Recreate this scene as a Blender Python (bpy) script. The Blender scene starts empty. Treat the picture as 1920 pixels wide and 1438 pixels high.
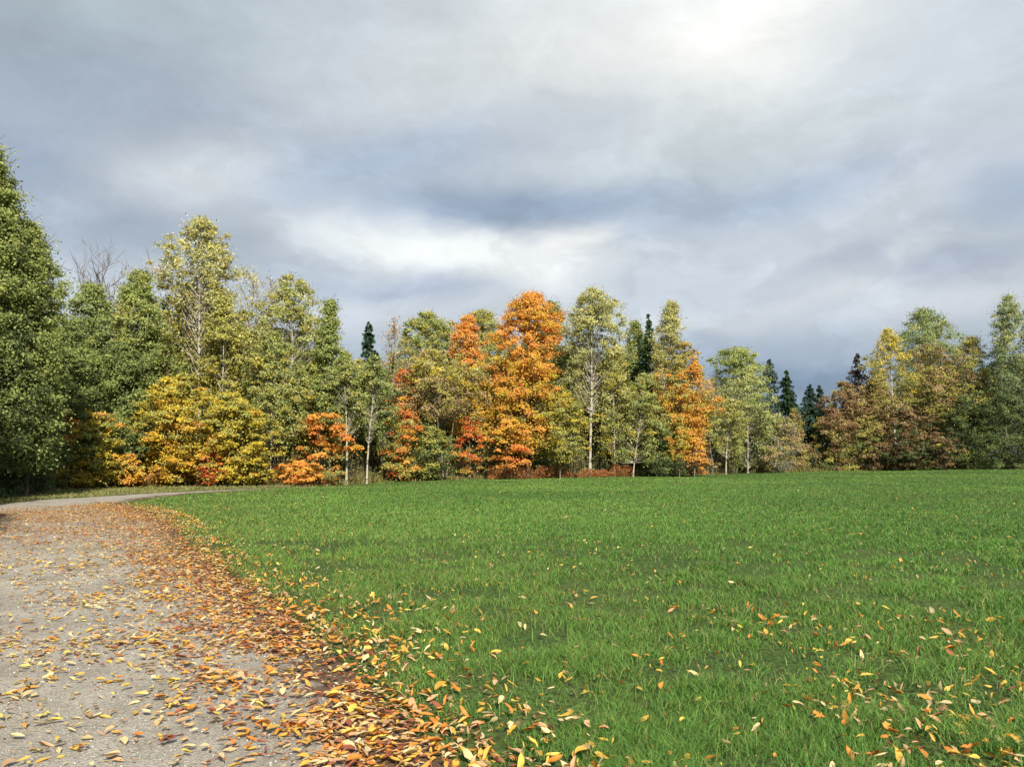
import bpy, math
import numpy as np
from mathutils import Vector

R = math.radians
SC = bpy.context.scene
COL = SC.collection
TAU = 2 * math.pi

# ------------------------------------------------------------------ camera, sky, sun, exposure
FOC = 1495.0                      # focal length in photograph pixels (photo 1920 x 1438)
PITCH = math.atan((862 - 719) / FOC)
CAM_H = 1.35
cam_d = bpy.data.cameras.new('camera'); cam = bpy.data.objects.new('camera', cam_d); COL.objects.link(cam)
cam_d.sensor_width = 36; cam_d.lens = 36 * FOC / 1920; cam_d.clip_start = 0.05; cam_d.clip_end = 4000
cam.location = (0, 0, CAM_H); cam.rotation_euler = (math.pi / 2 + PITCH, 0, 0)
SC.camera = cam

SC.view_settings.view_transform = 'Standard'; SC.view_settings.look = 'None'
EXPO = 0.82
SC.view_settings.exposure = EXPO; SC.view_settings.gamma = 1.0; SC.view_settings.use_curve_mapping = False
SC.cycles.max_bounces = 6; SC.cycles.diffuse_bounces = 3; SC.cycles.glossy_bounces = 2
SC.cycles.transmission_bounces = 3; SC.cycles.transparent_max_bounces = 4
SC.cycles.use_denoising = True

SUN_AZ, SUN_EL = R(180 - 16), R(36)      # azimuth from +Y towards +X: the sun stands behind the camera, a little to its right
sun_d = bpy.data.lights.new('sun', 'SUN'); sun = bpy.data.objects.new('sun', sun_d); COL.objects.link(sun)
sun_d.energy = 5.0; sun_d.angle = R(0.6); sun_d.color = (1.0, 0.92, 0.76)
sdir = Vector((math.sin(SUN_AZ) * math.cos(SUN_EL), math.cos(SUN_AZ) * math.cos(SUN_EL), math.sin(SUN_EL)))
sun.rotation_euler = sdir.to_track_quat('Z', 'Y').to_euler(); sun.location = sdir * 60

W = bpy.data.worlds.new('World'); SC.world = W; W.use_nodes = True
nt = W.node_tree; nt.nodes.clear(); LK = nt.links.new
def N(t, **k):
    n = nt.nodes.new(t)
    for a, b in k.items(): setattr(n, a, b)
    return n
def M(op, a, b=None, c=None):
    n = N('ShaderNodeMath', operation=op)
    for i, v in enumerate((a, b, c)):
        if v is None: continue
        if isinstance(v, (int, float)): n.inputs[i].default_value = v
        else: LK(v, n.inputs[i])
    return n.outputs[0]
def lin(c):
    return tuple((x / 255 / 12.92 if x <= 10 else ((x / 255 + .055) / 1.055) ** 2.4) for x in c)
out = N('ShaderNodeOutputWorld'); bg = N('ShaderNodeBackground'); LK(bg.outputs[0], out.inputs[0])
bg.inputs['Strength'].default_value = 0.1
sky = N('ShaderNodeTexSky', sky_type='NISHITA', sun_disc=False, sun_elevation=SUN_EL, sun_rotation=SUN_AZ)
tc = N('ShaderNodeTexCoord'); sx = N('ShaderNodeSeparateXYZ'); LK(tc.outputs['Generated'], sx.inputs[0])
az = M('ARCTAN2', sx.outputs[0], sx.outputs[1]); el = M('ARCSINE', sx.outputs[2])
ae = N('ShaderNodeCombineXYZ'); LK(az, ae.inputs[0]); LK(el, ae.inputs[1])
def noise(vec, scale, detail, sy=1.0, off=0.0, rough=.55, rot=0.0):
    mp = N('ShaderNodeMapping'); LK(vec, mp.inputs[0]); mp.inputs['Scale'].default_value = (1, sy, 1)
    mp.inputs['Location'].default_value = (off, off * .7, off); mp.inputs['Rotation'].default_value = (0, 0, rot)
    n = N('ShaderNodeTexNoise'); LK(mp.outputs[0], n.inputs['Vector'])
    n.inputs['Scale'].default_value = scale; n.inputs['Detail'].default_value = detail; n.inputs['Roughness'].default_value = rough
    return n
w1 = noise(ae.outputs[0], 5.0, 4, 1.8, 3.1, .55)
s_ = N('ShaderNodeVectorMath', operation='SUBTRACT'); LK(w1.outputs['Color'], s_.inputs[0]); s_.inputs[1].default_value = (.5, .5, .5)
m_ = N('ShaderNodeVectorMath', operation='MULTIPLY'); LK(s_.outputs[0], m_.inputs[0]); m_.inputs[1].default_value = (.15, .07, 0)
wv = N('ShaderNodeVectorMath', operation='ADD'); LK(ae.outputs[0], wv.inputs[0]); LK(m_.outputs[0], wv.inputs[1])
WARP = wv.outputs[0]
def pix_dir(u, y):
    r, v = (u - 960) / FOC, (719 - y) / FOC
    d = Vector((r, math.cos(PITCH) - v * math.sin(PITCH), math.sin(PITCH) + v * math.cos(PITCH))).normalized()
    return math.atan2(d.x, d.y), math.asin(d.z)
cur = [None]
def colnode(c):
    n = N('ShaderNodeRGB'); n.outputs[0].default_value = (*[x * 10 for x in lin(c)], 1); return n.outputs[0]
def mixc(a, b, f, mode='MIX'):
    n = N('ShaderNodeMix', data_type='RGBA', blend_type=mode); n.clamp_factor = True
    if isinstance(f, float): n.inputs[0].default_value = f
    else: LK(f, n.inputs[0])
    LK(a, n.inputs[6]); LK(b, n.inputs[7]); return n.outputs[2]
# vertical base of the cloud deck: bluish low down, greyer higher, pale overhead
ramp = N('ShaderNodeValToRGB'); LK(M('MULTIPLY', el, 1 / (math.pi / 2)), ramp.inputs[0]); cr = ramp.color_ramp
stops = [(0.0, (124, 144, 170)), (0.06, (150, 168, 188)), (.105, (190, 200, 213)), (.20, (190, 199, 211)), (.30, (182, 194, 206)), (.42, (178, 190, 202)), (.6, (190, 198, 206)), (1, (165, 180, 205))]
while len(cr.elements) < len(stops): cr.elements.new(.5)
for e_, (p_, c_) in zip(cr.elements, stops): e_.position = p_; e_.color = (*lin(c_), 1)
base10 = N('ShaderNodeVectorMath', operation='SCALE'); LK(ramp.outputs[0], base10.inputs[0]); base10.inputs['Scale'].default_value = 10
cur = base10.outputs[0]
# cloud banks: (u, y, half-width px, half-height px, tilt deg, colour, opacity, sharpness)
BANKS = [
 (120, 120, 420, 170, 0, (152, 166, 178), .9, 1), (60, 330, 300, 110, -14, (150, 165, 188), .85, 1), (300, 200, 260, 80, 0, (160,172,192), .7, 1),
 (640, 130, 200, 130, 0, (186, 196, 208), .7, 1), (1080, 120, 420, 120, 5, (216, 221, 225), .9, 1), (1410, 60, 240, 130, 12, (252, 252, 250), 1., 1),
 (1300, -60, 500, 120, 0, (235, 238, 240), .8, 1), (1750, 150, 260, 140, 0, (208, 216, 226), .8, 1), (1000, 230, 320, 60, 0, (200, 208, 216), .6, 1), (1450, 270, 420, 70, 4, (192, 203, 210), .8, 1),
 (1780, 310, 220, 70, 0, (210, 214, 223), .7, 1), (720, 310, 330, 66, 12, (166, 181, 204), .9, 1), (930, 388, 430, 48, 3, (146, 163, 188), 1., 2), (1440, 372, 330, 46, 6, (158, 175, 200), .85, 1),
 (360, 335, 160, 62, 4, (212, 219, 227), .95, 1.5), (180, 380, 180, 30, 20, (190, 200, 215), .6, 1), (310, 440, 300, 42, 0, (163, 177, 196), .7, 1), (620, 430, 140, 50, 10, (196, 206, 218), .7, 1),
 (860, 478, 310, 50, -4, (230, 235, 238), 1., 2), (1070, 450, 85, 28, 12, (246, 248, 249), .8, 1.5), (1300, 470, 240, 60, 10, (196, 206, 220), .6, 1), (1020, 520, 110, 40, 10, (232, 236, 240), .7, 1),
 (760, 548, 180, 26, 3, (170, 182, 204), .85, 1), (560, 520, 80, 30, 0, (172,184,206), .5, 1), (720, 590, 280, 24, 0, (198, 206, 218), .8, 1),
 (1590, 505, 150, 34, 12, (170, 180, 198), .85, 2), (1480, 545, 170, 22, 8, (206, 212, 222), .6, 1), (1720, 478, 50, 24, 20, (222, 226, 234), .6, 1.2), (1640, 540, 200, 16, 4, (212, 218, 226), .7, 2),
 (1820, 455, 110, 62, 18, (186, 196, 206), .9, 3), (1800, 500, 110, 26, 5, (168, 178, 198), .8, 2), (1910, 370, 90, 60, 0, (160, 176, 200), .8, 1), (1840, 560, 170, 24, 0, (206, 212, 222), .8, 1),
 (1380, 585, 230, 24, 4, (206, 213, 222), .75, 1), (1400, 560, 120, 12, 4, (186, 196, 212), .6, 1), (1420, 655, 250, 34, 0, (162, 178, 200), .7, 1), (1480, 720, 240, 44, 0, (124, 145, 172), .95, 1), (1300,605, 100, 14, 0, (200, 208, 218), .5, 1),
]
for (u, y, hw, hh, tilt, c, op, sh) in BANKS:
    a0, e0 = pix_dir(u, y)
    mp = N('ShaderNodeMapping', vector_type='TEXTURE'); LK(WARP, mp.inputs[0])
    mp.inputs['Location'].default_value = (a0, e0, 0); mp.inputs['Rotation'].default_value = (0, 0, R(tilt))
    mp.inputs['Scale'].default_value = (hw / FOC * .95, hh / FOC * .95, 1)
    dt = N('ShaderNodeVectorMath', operation='DOT_PRODUCT'); LK(mp.outputs[0], dt.inputs[0]); LK(mp.outputs[0], dt.inputs[1])
    q = dt.outputs['Value']
    if sh > 1: q = M('POWER', q, 1.0 + .5 * (sh - 1))
    f = M('MULTIPLY', M('EXPONENT', M('MULTIPLY', q, -1.0)), op)
    cur = mixc(cur, colnode(c), f)
# soft streaks and puffs
n1 = noise(WARP, 4.4, 9, 2.0, 7.7, .60, R(-6)); n2 = noise(WARP, 12, 8, 1.7, 1.3, .62, R(-8)); n3 = noise(WARP, 1.7, 3, 2.0, 5.2)
amp = M('ADD', M('ADD', M('MULTIPLY', M('SUBTRACT', n1.outputs[0], .5), .34), M('MULTIPLY', M('SUBTRACT', n2.outputs[0], .5), .30)), 1.0)
pf = noise(WARP, 6.5, 10, 1.8, 4.4, .58, R(6)); pr = N('ShaderNodeMapRange', interpolation_type='SMOOTHSTEP'); LK(pf.outputs[0], pr.inputs[0])
for i_, v_ in ((1, .50), (2, .60), (3, -.5), (4, .5)): pr.inputs[i_].default_value = v_
pw = N('ShaderNodeMapRange', interpolation_type='SMOOTHSTEP'); LK(el, pw.inputs[0])      # puffs crowd in the lower, more distant clouds
for i_, v_ in ((1, .52), (2, .22), (3, .035), (4, .11)): pw.inputs[i_].default_value = v_
amp = M('ADD', amp, M('MULTIPLY', pr.outputs[0], pw.outputs[0]))
sc_ = N('ShaderNodeVectorMath', operation='SCALE'); LK(cur, sc_.inputs[0]); LK(amp, sc_.inputs['Scale'])
cloud = sc_.outputs[0]
# thin places behind the camera let the blue sky through
behind = M('MULTIPLY', M('GREATER_THAN', M('ABSOLUTE', az), 1.2), M('MULTIPLY', M('GREATER_THAN', n3.outputs[0], .56), .6))
final = mixc(cloud, sky.outputs[0], behind)
final = mixc(final, sky.outputs[0], .03)
fs = N('ShaderNodeVectorMath', operation='SCALE'); LK(final, fs.inputs[0]); fs.inputs['Scale'].default_value = 1.15 * 2 ** -EXPO
nm = N('ShaderNodeVectorMath', operation='MULTIPLY'); LK(fs.outputs[0], nm.inputs[0]); nm.inputs[1].default_value = (1.0, .99, .955); final = nm.outputs[0]
LK(final, bg.inputs['Color'])

# ------------------------------------------------------------------ numeric helpers
def sstep(a, b, x):
    t = np.clip((x - a) / (b - a), 0, 1); return t * t * (3 - 2 * t)
_T = np.random.default_rng(5).random((256, 256))
def vnoise(x, y, f=1.0, o=0):
    x = np.asarray(x, float) * f + 37.3 * o + 1000; y = np.asarray(y, float) * f + 11.9 * o + 1000
    i, j = np.floor(x).astype(int), np.floor(y).astype(int); a, b = x - i, y - j
    a = a * a * (3 - 2 * a); b = b * b * (3 - 2 * b)
    g = lambda p, q: _T[(p) & 255, (q) & 255]
    return (g(i, j) * (1 - a) + g(i + 1, j) * a) * (1 - b) + (g(i, j + 1) * (1 - a) + g(i + 1, j + 1) * a) * b
def fbm(x, y, f=1.0, o=0, n=4):
    s = 0; a = .5; t = 0
    for k in range(n): s = s + a * vnoise(x, y, f * 2 ** k, o + k * 3); t += a; a *= .5
    return s / t
# track: right-hand edge (towards the field) and left-hand edge, world metres, from behind the camera to the far bend
PR = np.array([(1.9, -6), (1.2, -2), (.62, 1), (-.14, 3.5), (-.62, 4.6), (-1.28, 6.0), (-2.6, 8.5), (-4.6, 12.0), (-7.2, 17.1), (-9.9, 21.7), (-12.2, 25.2), (-13.0, 28.5), (-12.7, 32.6), (-11.9, 36.7), (-10.2, 41.9), (-9.1, 44.1), (-8.9, 44.5)], float)
PL = np.array([(-4.5, -6), (-4.8, -2), (-5.2, 1), (-5.9, 3.5), (-6.4, 4.8), (-7.2, 6.6), (-8.8, 9.6), (-11.0, 13.5), (-13.2, 18.0), (-15.0, 21.9), (-15.9, 25.2), (-15.7, 28.5), (-14.2, 33.2), (-12.9, 37.2), (-10.9, 42.4), (-9.3, 44.4), (-8.95, 44.8)], float)
def resample(P, n):
    t = np.linspace(0, len(P) - 1, n); i = np.clip(np.floor(t).astype(int), 0, len(P) - 2); f = (t - i)[:, None]
    p0 = P[np.clip(i - 1, 0, len(P) - 1)]; p1 = P[i]; p2 = P[i + 1]; p3 = P[np.clip(i + 2, 0, len(P) - 1)]
    return .5 * ((2 * p1) + (-p0 + p2) * f + (2 * p0 - 5 * p1 + 4 * p2 - p3) * f ** 2 + (-p0 + 3 * p1 - 3 * p2 + p3) * f ** 3)
PRs, PLs = resample(PR, 200), resample(PL, 200)
def seg_dist(x, y, P):
    x = np.asarray(x, float).ravel(); y = np.asarray(y, float).ravel(); best = np.full(x.shape, 1e9)
    A = P[:-1:3]; B = P[3::3]; n = min(len(A), len(B))
    for a, b in zip(A[:n], B[:n]):
        d = b - a; L = d @ d + 1e-9; t = np.clip(((x - a[0]) * d[0] + (y - a[1]) * d[1]) / L, 0, 1)
        best = np.minimum(best, np.hypot(x - a[0] - t * d[0], y - a[1] - t * d[1]))
    return best
POLY = np.vstack([PRs[::4], PLs[::-4]])
def inside(x, y):
    x = np.asarray(x, float).ravel(); y = np.asarray(y, float).ravel(); c = np.zeros(x.shape, bool)
    for (x1, y1), (x2, y2) in zip(POLY, np.roll(POLY, -1, 0)):
        if y1 == y2: continue
        k = (y1 > y) != (y2 > y); c ^= k & (x < (x2 - x1) * (y - y1) / (y2 - y1) + x1)
    return c
def edge_d(x, y):
    """signed distance to the field-side edge: positive = on the track"""
    d = seg_dist(x, y, PRs); dl = seg_dist(x, y, PLs); s = inside(x, y)
    return np.where(s, d, -np.minimum(d, dl)), s
def ground(x, y):
    x = np.asarray(x, float); y = np.asarray(y, float)
    z = .42 * sstep(-2, 52, x) * sstep(18, 78, y)
    w = sstep(-8, 2, x - (PR_x(y)))
    z = z + w * ((fbm(x, y, .16, 1, 3) - .5) * .22 * sstep(6, 30, np.hypot(x, y)) + (vnoise(x, y, .9, 4) - .5) * .035)
    return z
def PR_x(y):
    return np.interp(np.clip(y, -6, 28), PR[:12, 1], PR[:12, 0]) + .5
def gz(x, y): return float(ground(np.array([x]), np.array([y]))[0])
def ray(u, y, Y):
    r, v = (u - 960) / FOC, (719 - y) / FOC
    t = Y / (math.cos(PITCH) - v * math.sin(PITCH))
    return Vector((r * t, Y, CAM_H + t * (math.sin(PITCH) + v * math.cos(PITCH))))

def mesh_np(name, V, F, mats, col=None, nper=None, smooth=False, matidx=None):
    """V (n,3); F: array (m,k) of one face size, or list of such arrays"""
    me = bpy.data.meshes.new(name); V = np.asarray(V, np.float32)
    if not isinstance(F, list): F = [F]
    F = [np.asarray(f, np.int32) for f in F if len(f)]
    nl = sum(f.size for f in F); nf = sum(len(f) for f in F)
    me.vertices.add(len(V)); me.vertices.foreach_set('co', V.ravel())
    me.loops.add(nl); me.loops.foreach_set('vertex_index', np.concatenate([f.ravel() for f in F]))
    st = []; o = 0
    for f in F: st.append(o + np.arange(len(f)) * f.shape[1]); o += f.size
    me.polygons.add(nf); me.polygons.foreach_set('loop_start', np.concatenate(st).astype(np.int32))
    if smooth: me.polygons.foreach_set('use_smooth', np.ones(nf, bool))
    for m in (mats if isinstance(mats, (list, tuple)) else [mats]): me.materials.append(m)
    if matidx is not None: me.polygons.foreach_set('material_index', np.asarray(matidx, np.int32))
    if col is not None:
        a = me.color_attributes.new('col', 'FLOAT_COLOR', 'POINT')
        c = np.ones((len(V), 4), np.float32); c[:, :3] = col; a.data.foreach_set('color', c.ravel())
    me.update(calc_edges=True); me.validate(verbose=False) if False else None
    return me
def link(name, me, parent=None, loc=None):
    o = bpy.data.objects.new(name, me); COL.objects.link(o)
    if parent: o.parent = parent
    if loc is not None: o.location = loc
    return o
def tag(o, label=None, cat=None, group=None, kind=None):
    if label: o['label'] = label
    if cat: o['category'] = cat
    if group: o['group'] = group
    if kind: o['kind'] = kind
    return o
def empty(name, loc):
    o = bpy.data.objects.new(name, None); COL.objects.link(o); o.location = loc; o.empty_display_size = .3; return o

# ------------------------------------------------------------------ materials
def mat(name):
    m = bpy.data.materials.new(name); m.use_nodes = True; t = m.node_tree; t.nodes.clear(); return m, t
def leaf_mat(name, trans=.28, rough=.6, spec=.25, tint=(1, 1, 1)):
    m, t = mat(name); n = t.nodes.new; l = t.links.new
    o = n('ShaderNodeOutputMaterial'); a = n('ShaderNodeAttribute'); a.attribute_name = 'col'
    p = n('ShaderNodeBsdfPrincipled'); l(a.outputs['Color'], p.inputs['Base Color']); p.inputs['Roughness'].default_value = rough
    p.inputs['Specular IOR Level'].default_value = spec
    tr = n('ShaderNodeBsdfTranslucent'); l(a.outputs['Color'], tr.inputs['Color'])
    mx = n('ShaderNodeMixShader'); mx.inputs[0].default_value = trans
    l(p.outputs[0], mx.inputs[1]); l(tr.outputs[0], mx.inputs[2]); l(mx.outputs[0], o.inputs[0]); return m
M_LEAF = leaf_mat('foliage', .36); M_NEEDLE = leaf_mat('needles', .08, .7, .15); M_GRASS = leaf_mat('grass_blade', .3, .6, .18)
M_FALL = leaf_mat('fallen_leaf', .18, .55, .3)
def bark_mat(name, base, dark, scale, white=False):
    m, t = mat(name); n = t.nodes.new; l = t.links.new
    o = n('ShaderNodeOutputMaterial'); p = n('ShaderNodeBsdfPrincipled'); p.inputs['Roughness'].default_value = .9; p.inputs['Specular IOR Level'].default_value = .15
    g = n('ShaderNodeTexCoord'); mp = n('ShaderNodeMapping'); l(g.outputs['Object'], mp.inputs[0])
    mp.inputs['Scale'].default_value = (1, 1, 2.2) if white else (3, 3, .7)
    q = n('ShaderNodeTexNoise'); q.inputs['Scale'].default_value = scale; q.inputs['Detail'].default_value = 5; l(mp.outputs[0], q.inputs[0])
    r = n('ShaderNodeValToRGB'); r.color_ramp.elements[0].position = .38 if white else .3; r.color_ramp.elements[1].position = .5 if white else .7
    r.color_ramp.elements[0].color = (*dark, 1); r.color_ramp.elements[1].color = (*base, 1)
    l(q.outputs[0], r.inputs[0]); l(r.outputs[0], p.inputs['Base Color'])
    b = n('ShaderNodeBump'); b.inputs['Strength'].default_value = .4; l(q.outputs[0], b.inputs['Height']); l(b.outputs[0], p.inputs['Normal'])
    l(p.outputs[0], o.inputs[0]); return m
M_WHITE = bark_mat('pale_bark', (.36, .34, .29), (.085, .075, .065), 2.6, True)
M_GREY = bark_mat('grey_bark', (.24, .215, .19), (.10, .085, .07), 4)
M_DARK = bark_mat('dark_bark', (.085, .07, .055), (.03, .025, .02), 4)
M_TWIG = bark_mat('bare_twig', (.24, .215, .215), (.12, .105, .105), 3)

def ground_mat():
    m, t = mat('meadow_ground'); n = t.nodes.new; l = t.links.new
    o = n('ShaderNodeOutputMaterial'); p = n('ShaderNodeBsdfPrincipled'); p.inputs['Roughness'].default_value = .95; p.inputs['Specular IOR Level'].default_value = .1
    g = n('ShaderNodeTexCoord')
    def nz(s, d, sc=(1, 1, 1)):
        mp = n('ShaderNodeMapping'); l(g.outputs['Object'], mp.inputs[0]); mp.inputs['Scale'].default_value = sc
        q = n('ShaderNodeTexNoise'); q.inputs['Scale'].default_value = s; q.inputs['Detail'].default_value = d; l(mp.outputs[0], q.inputs[0]); return q.outputs[0]
    r = n('ShaderNodeValToRGB'); l(nz(22, 6), r.inputs[0]); e = r.color_ramp.elements
    e[0].position = .3; e[0].color = (.022, .028, .012, 1); e[1].position = .75; e[1].color = (.095, .15, .04, 1)
    r2 = n('ShaderNodeValToRGB'); l(nz(.35, 5), r2.inputs[0]); e = r2.color_ramp.elements
    e[0].position = .35; e[0].color = (.72, .82, .75, 1); e[1].position = .7; e[1].color = (1.15, 1.1, 1.0, 1)
    mx = n('ShaderNodeMix'); mx.data_type = 'RGBA'; mx.blend_type = 'MULTIPLY'; mx.inputs[0].default_value = 1
    l(r.outputs[0], mx.inputs[6]); l(r2.outputs[0], mx.inputs[7]); l(mx.outputs[2], p.inputs['Base Color'])
    b = n('ShaderNodeBump'); b.inputs['Strength'].default_value = .6; b.inputs['Distance'].default_value = .03; l(nz(30, 4), b.inputs['Height']); l(b.outputs[0], p.inputs['Normal'])
    l(p.outputs[0], o.inputs[0]); return m
def path_mat():
    m, t = mat('gravel_surface'); n = t.nodes.new; l = t.links.new
    o = n('ShaderNodeOutputMaterial'); p = n('ShaderNodeBsdfPrincipled'); p.inputs['Roughness'].default_value = .9; p.inputs['Specular IOR Level'].default_value = .2
    g = n('ShaderNodeTexCoord')
    def nz(s, d, rough=.5):
        q = n('ShaderNodeTexNoise'); q.inputs['Scale'].default_value = s; q.inputs['Detail'].default_value = d; q.inputs['Roughness'].default_value = rough; l(g.outputs['Object'], q.inputs[0]); return q.outputs[0]
    def ramp(src, *st):
        r = n('ShaderNodeValToRGB'); l(src, r.inputs[0]); e = r.color_ramp.elements
        while len(e) < len(st): e.new(.5)
        for el_, (ps, c) in zip(e, st): el_.position = ps; el_.color = (*c, 1)
        return r.outputs[0]
    def mix(a, b, f, mode='MIX'):
        x = n('ShaderNodeMix'); x.data_type = 'RGBA'; x.blend_type = mode
        if isinstance(f, (int, float)): x.inputs[0].default_value = f
        else: l(f, x.inputs[0])
        l(a, x.inputs[6]); l(b, x.inputs[7]); return x.outputs[2]
    base = ramp(nz(1.1, 6, .65), (.32, (.21, .192, .165)), (.55, (.305, .287, .255)), (.75, (.355, .337, .305)))
    v = n('ShaderNodeTexVoronoi'); v.inputs['Scale'].default_value = 75; l(g.outputs['Object'], v.inputs['Vector'])
    stone = ramp(v.outputs['Color'], (0, (.62, .60, .58)), (.5, (.98, .97, .96)), (1, (1.45, 1.42, 1.4)))
    fine = ramp(nz(160, 3), (.3, (.6, .6, .6)), (.7, (1.35, 1.33, 1.3)))
    c = mix(mix(base, stone, .8, 'MULTIPLY'), fine, .55, 'MULTIPLY')
    a = n('ShaderNodeAttribute'); a.attribute_name = 'col'; s = n('ShaderNodeSeparateColor'); l(a.outputs['Color'], s.inputs[0])
    ad = n('ShaderNodeMath'); ad.operation = 'ADD'; l(s.outputs[0], ad.inputs[0])
    sb = n('ShaderNodeMath'); sb.operation = 'MULTIPLY_ADD'; l(nz(2.2, 6, .7), sb.inputs[0]); sb.inputs[1].default_value = 1.6; sb.inputs[2].default_value = -.8; l(sb.outputs[0], ad.inputs[1])
    edge = ramp(ad.outputs[0], (.42, (0, 0, 0)), (.62, (1, 1, 1)))
    soil = ramp(nz(45, 5, .7), (.3, (.045, .028, .018)), (.7, (.17, .105, .07)))
    c = mix(c, soil, edge)
    l(c, p.inputs['Base Color'])
    b = n('ShaderNodeBump'); b.inputs['Strength'].default_value = .7; b.inputs['Distance'].default_value = .012
    hm = n('ShaderNodeMath'); hm.operation = 'ADD'; l(v.outputs['Distance'], hm.inputs[0]); l(nz(160, 4), hm.inputs[1]); l(hm.outputs[0], b.inputs['Height']); l(b.outputs[0], p.inputs['Normal'])
    l(p.outputs[0], o.inputs[0]); return m
def stone_mat():
    m, t = mat('pebble_stone'); n = t.nodes.new; l = t.links.new
    o = n('ShaderNodeOutputMaterial'); p = n('ShaderNodeBsdfPrincipled'); a = n('ShaderNodeAttribute'); a.attribute_name = 'col'
    l(a.outputs['Color'], p.inputs['Base Color']); p.inputs['Roughness'].default_value = .85; l(p.outputs[0], o.inputs[0]); return m
M_GROUND, M_PATH, M_STONE = ground_mat(), path_mat(), stone_mat()

# ------------------------------------------------------------------ ground and track
def make_ground():
    s = np.linspace(-1, 1, 381); ax = np.sinh(s * 7.4) / math.sinh(7.4) * 1600
    ax = np.unique(np.round(np.concatenate([ax[np.abs(ax) > 12], np.arange(-12, 12.01, .16)]), 3))
    t = np.linspace(-1, 1, 381); ay = np.sinh(t * 7.2) / math.sinh(7.2) * 1600
    ay = np.unique(np.round(np.concatenate([ay[(ay > 28)], ay[ay < -4], np.arange(-4, 28.01, .18)]), 3))
    X, Y = np.meshgrid(ax, ay); x, y = X.ravel(), Y.ravel(); z = ground(x, y)
    near = (np.abs(x) < 30) & (y > -8) & (y < 55)
    ed = np.full(x.shape, -9.0); ed[near], _ = edge_d(x[near], y[near])
    z = z - .06 * sstep(-.05, .45, ed)
    n, k = len(ay), len(ax); I = np.arange(n * k).reshape(n, k)
    F = np.stack([I[:-1, :-1], I[:-1, 1:], I[1:, 1:], I[1:, :-1]], -1).reshape(-1, 4)
    o = link('ground', mesh_np('ground', np.stack([x, y, z], -1), F, M_GROUND, smooth=True)); tag(o, kind='structure')
    na = 33; A = np.linspace(0, 1, na)[None, :, None]
    P = PRs[:, None, :] * (1 - A) + PLs[:, None, :] * A; x, y = P[..., 0].ravel(), P[..., 1].ravel()
    z = ground(x, y) + .004
    ac = np.tile(np.linspace(0, 1, na), len(PRs)); wid = np.repeat(np.hypot(*(PRs - PLs).T), na)
    dm = ac * wid
    e = np.clip(1 - dm / 1.05, 0, 1) * .95 + np.clip(1 - (wid - dm) / .8, 0, 1) * .9
    e = np.where(y > 26, e * .62 + .10, e)
    z = z - .03 * (ac < .01) - .03 * (ac > .99)
    I = np.arange(len(PRs) * na).reshape(len(PRs), na)
    F = np.stack([I[:-1, 1:], I[:-1, :-1], I[1:, :-1], I[1:, 1:]], -1).reshape(-1, 4)[:, ::-1]
    o = link('path', mesh_np('path', np.stack([x, y, z], -1), F, M_PATH, col=np.stack([e] * 3, -1), smooth=True)); tag(o, kind='structure')
make_ground()

# ------------------------------------------------------------------ grass blades
def blades(x, y, z, h, w, col, rng, name, mats, lean=.5):
    n = len(x); a = rng.random(n) * TAU; b = rng.random(n) * TAU; L = h * lean * (.3 + rng.random(n))
    dx, dy = np.cos(a), np.sin(a); sx_, sy_ = np.cos(b), np.sin(b)
    V = np.zeros((n, 5, 3), np.float32)
    V[:, 0] = np.stack([x - sx_ * w / 2, y - sy_ * w / 2, z - .01], -1); V[:, 1] = np.stack([x + sx_ * w / 2, y + sy_ * w / 2, z - .01], -1)
    mx_, my_ = x + dx * L * .35, y + dy * L * .35
    V[:, 2] = np.stack([mx_ + sx_ * w * .4, my_ + sy_ * w * .4, z + h * .6], -1); V[:, 3] = np.stack([mx_ - sx_ * w * .4, my_ - sy_ * w * .4, z + h * .6], -1)
    V[:, 4] = np.stack([x + dx * L, y + dy * L, z + h], -1)
    I = (np.arange(n) * 5)[:, None]
    Q = I + np.array([[0, 1, 2, 3]]); T = I + np.array([[3, 2, 4]])
    c = np.repeat(col[:, None, :], 5, 1).reshape(-1, 3)
    return mesh_np(name, V.reshape(-1, 3), [Q, T], mats, col=c)
EDGE_U = np.array([-400, 0, 100, 300, 500, 650, 700, 900, 1050, 1180, 1500, 1920, 2300], float)
EDGE_D = np.array([30, 33, 39, 41, 43, 46, 48, 54, 58, 62, 75, 86, 92], float)
EDGE_X = (EDGE_U - 960) / FOC * EDGE_D
def edge_y(x): return np.interp(x, EDGE_X, EDGE_D)
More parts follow.
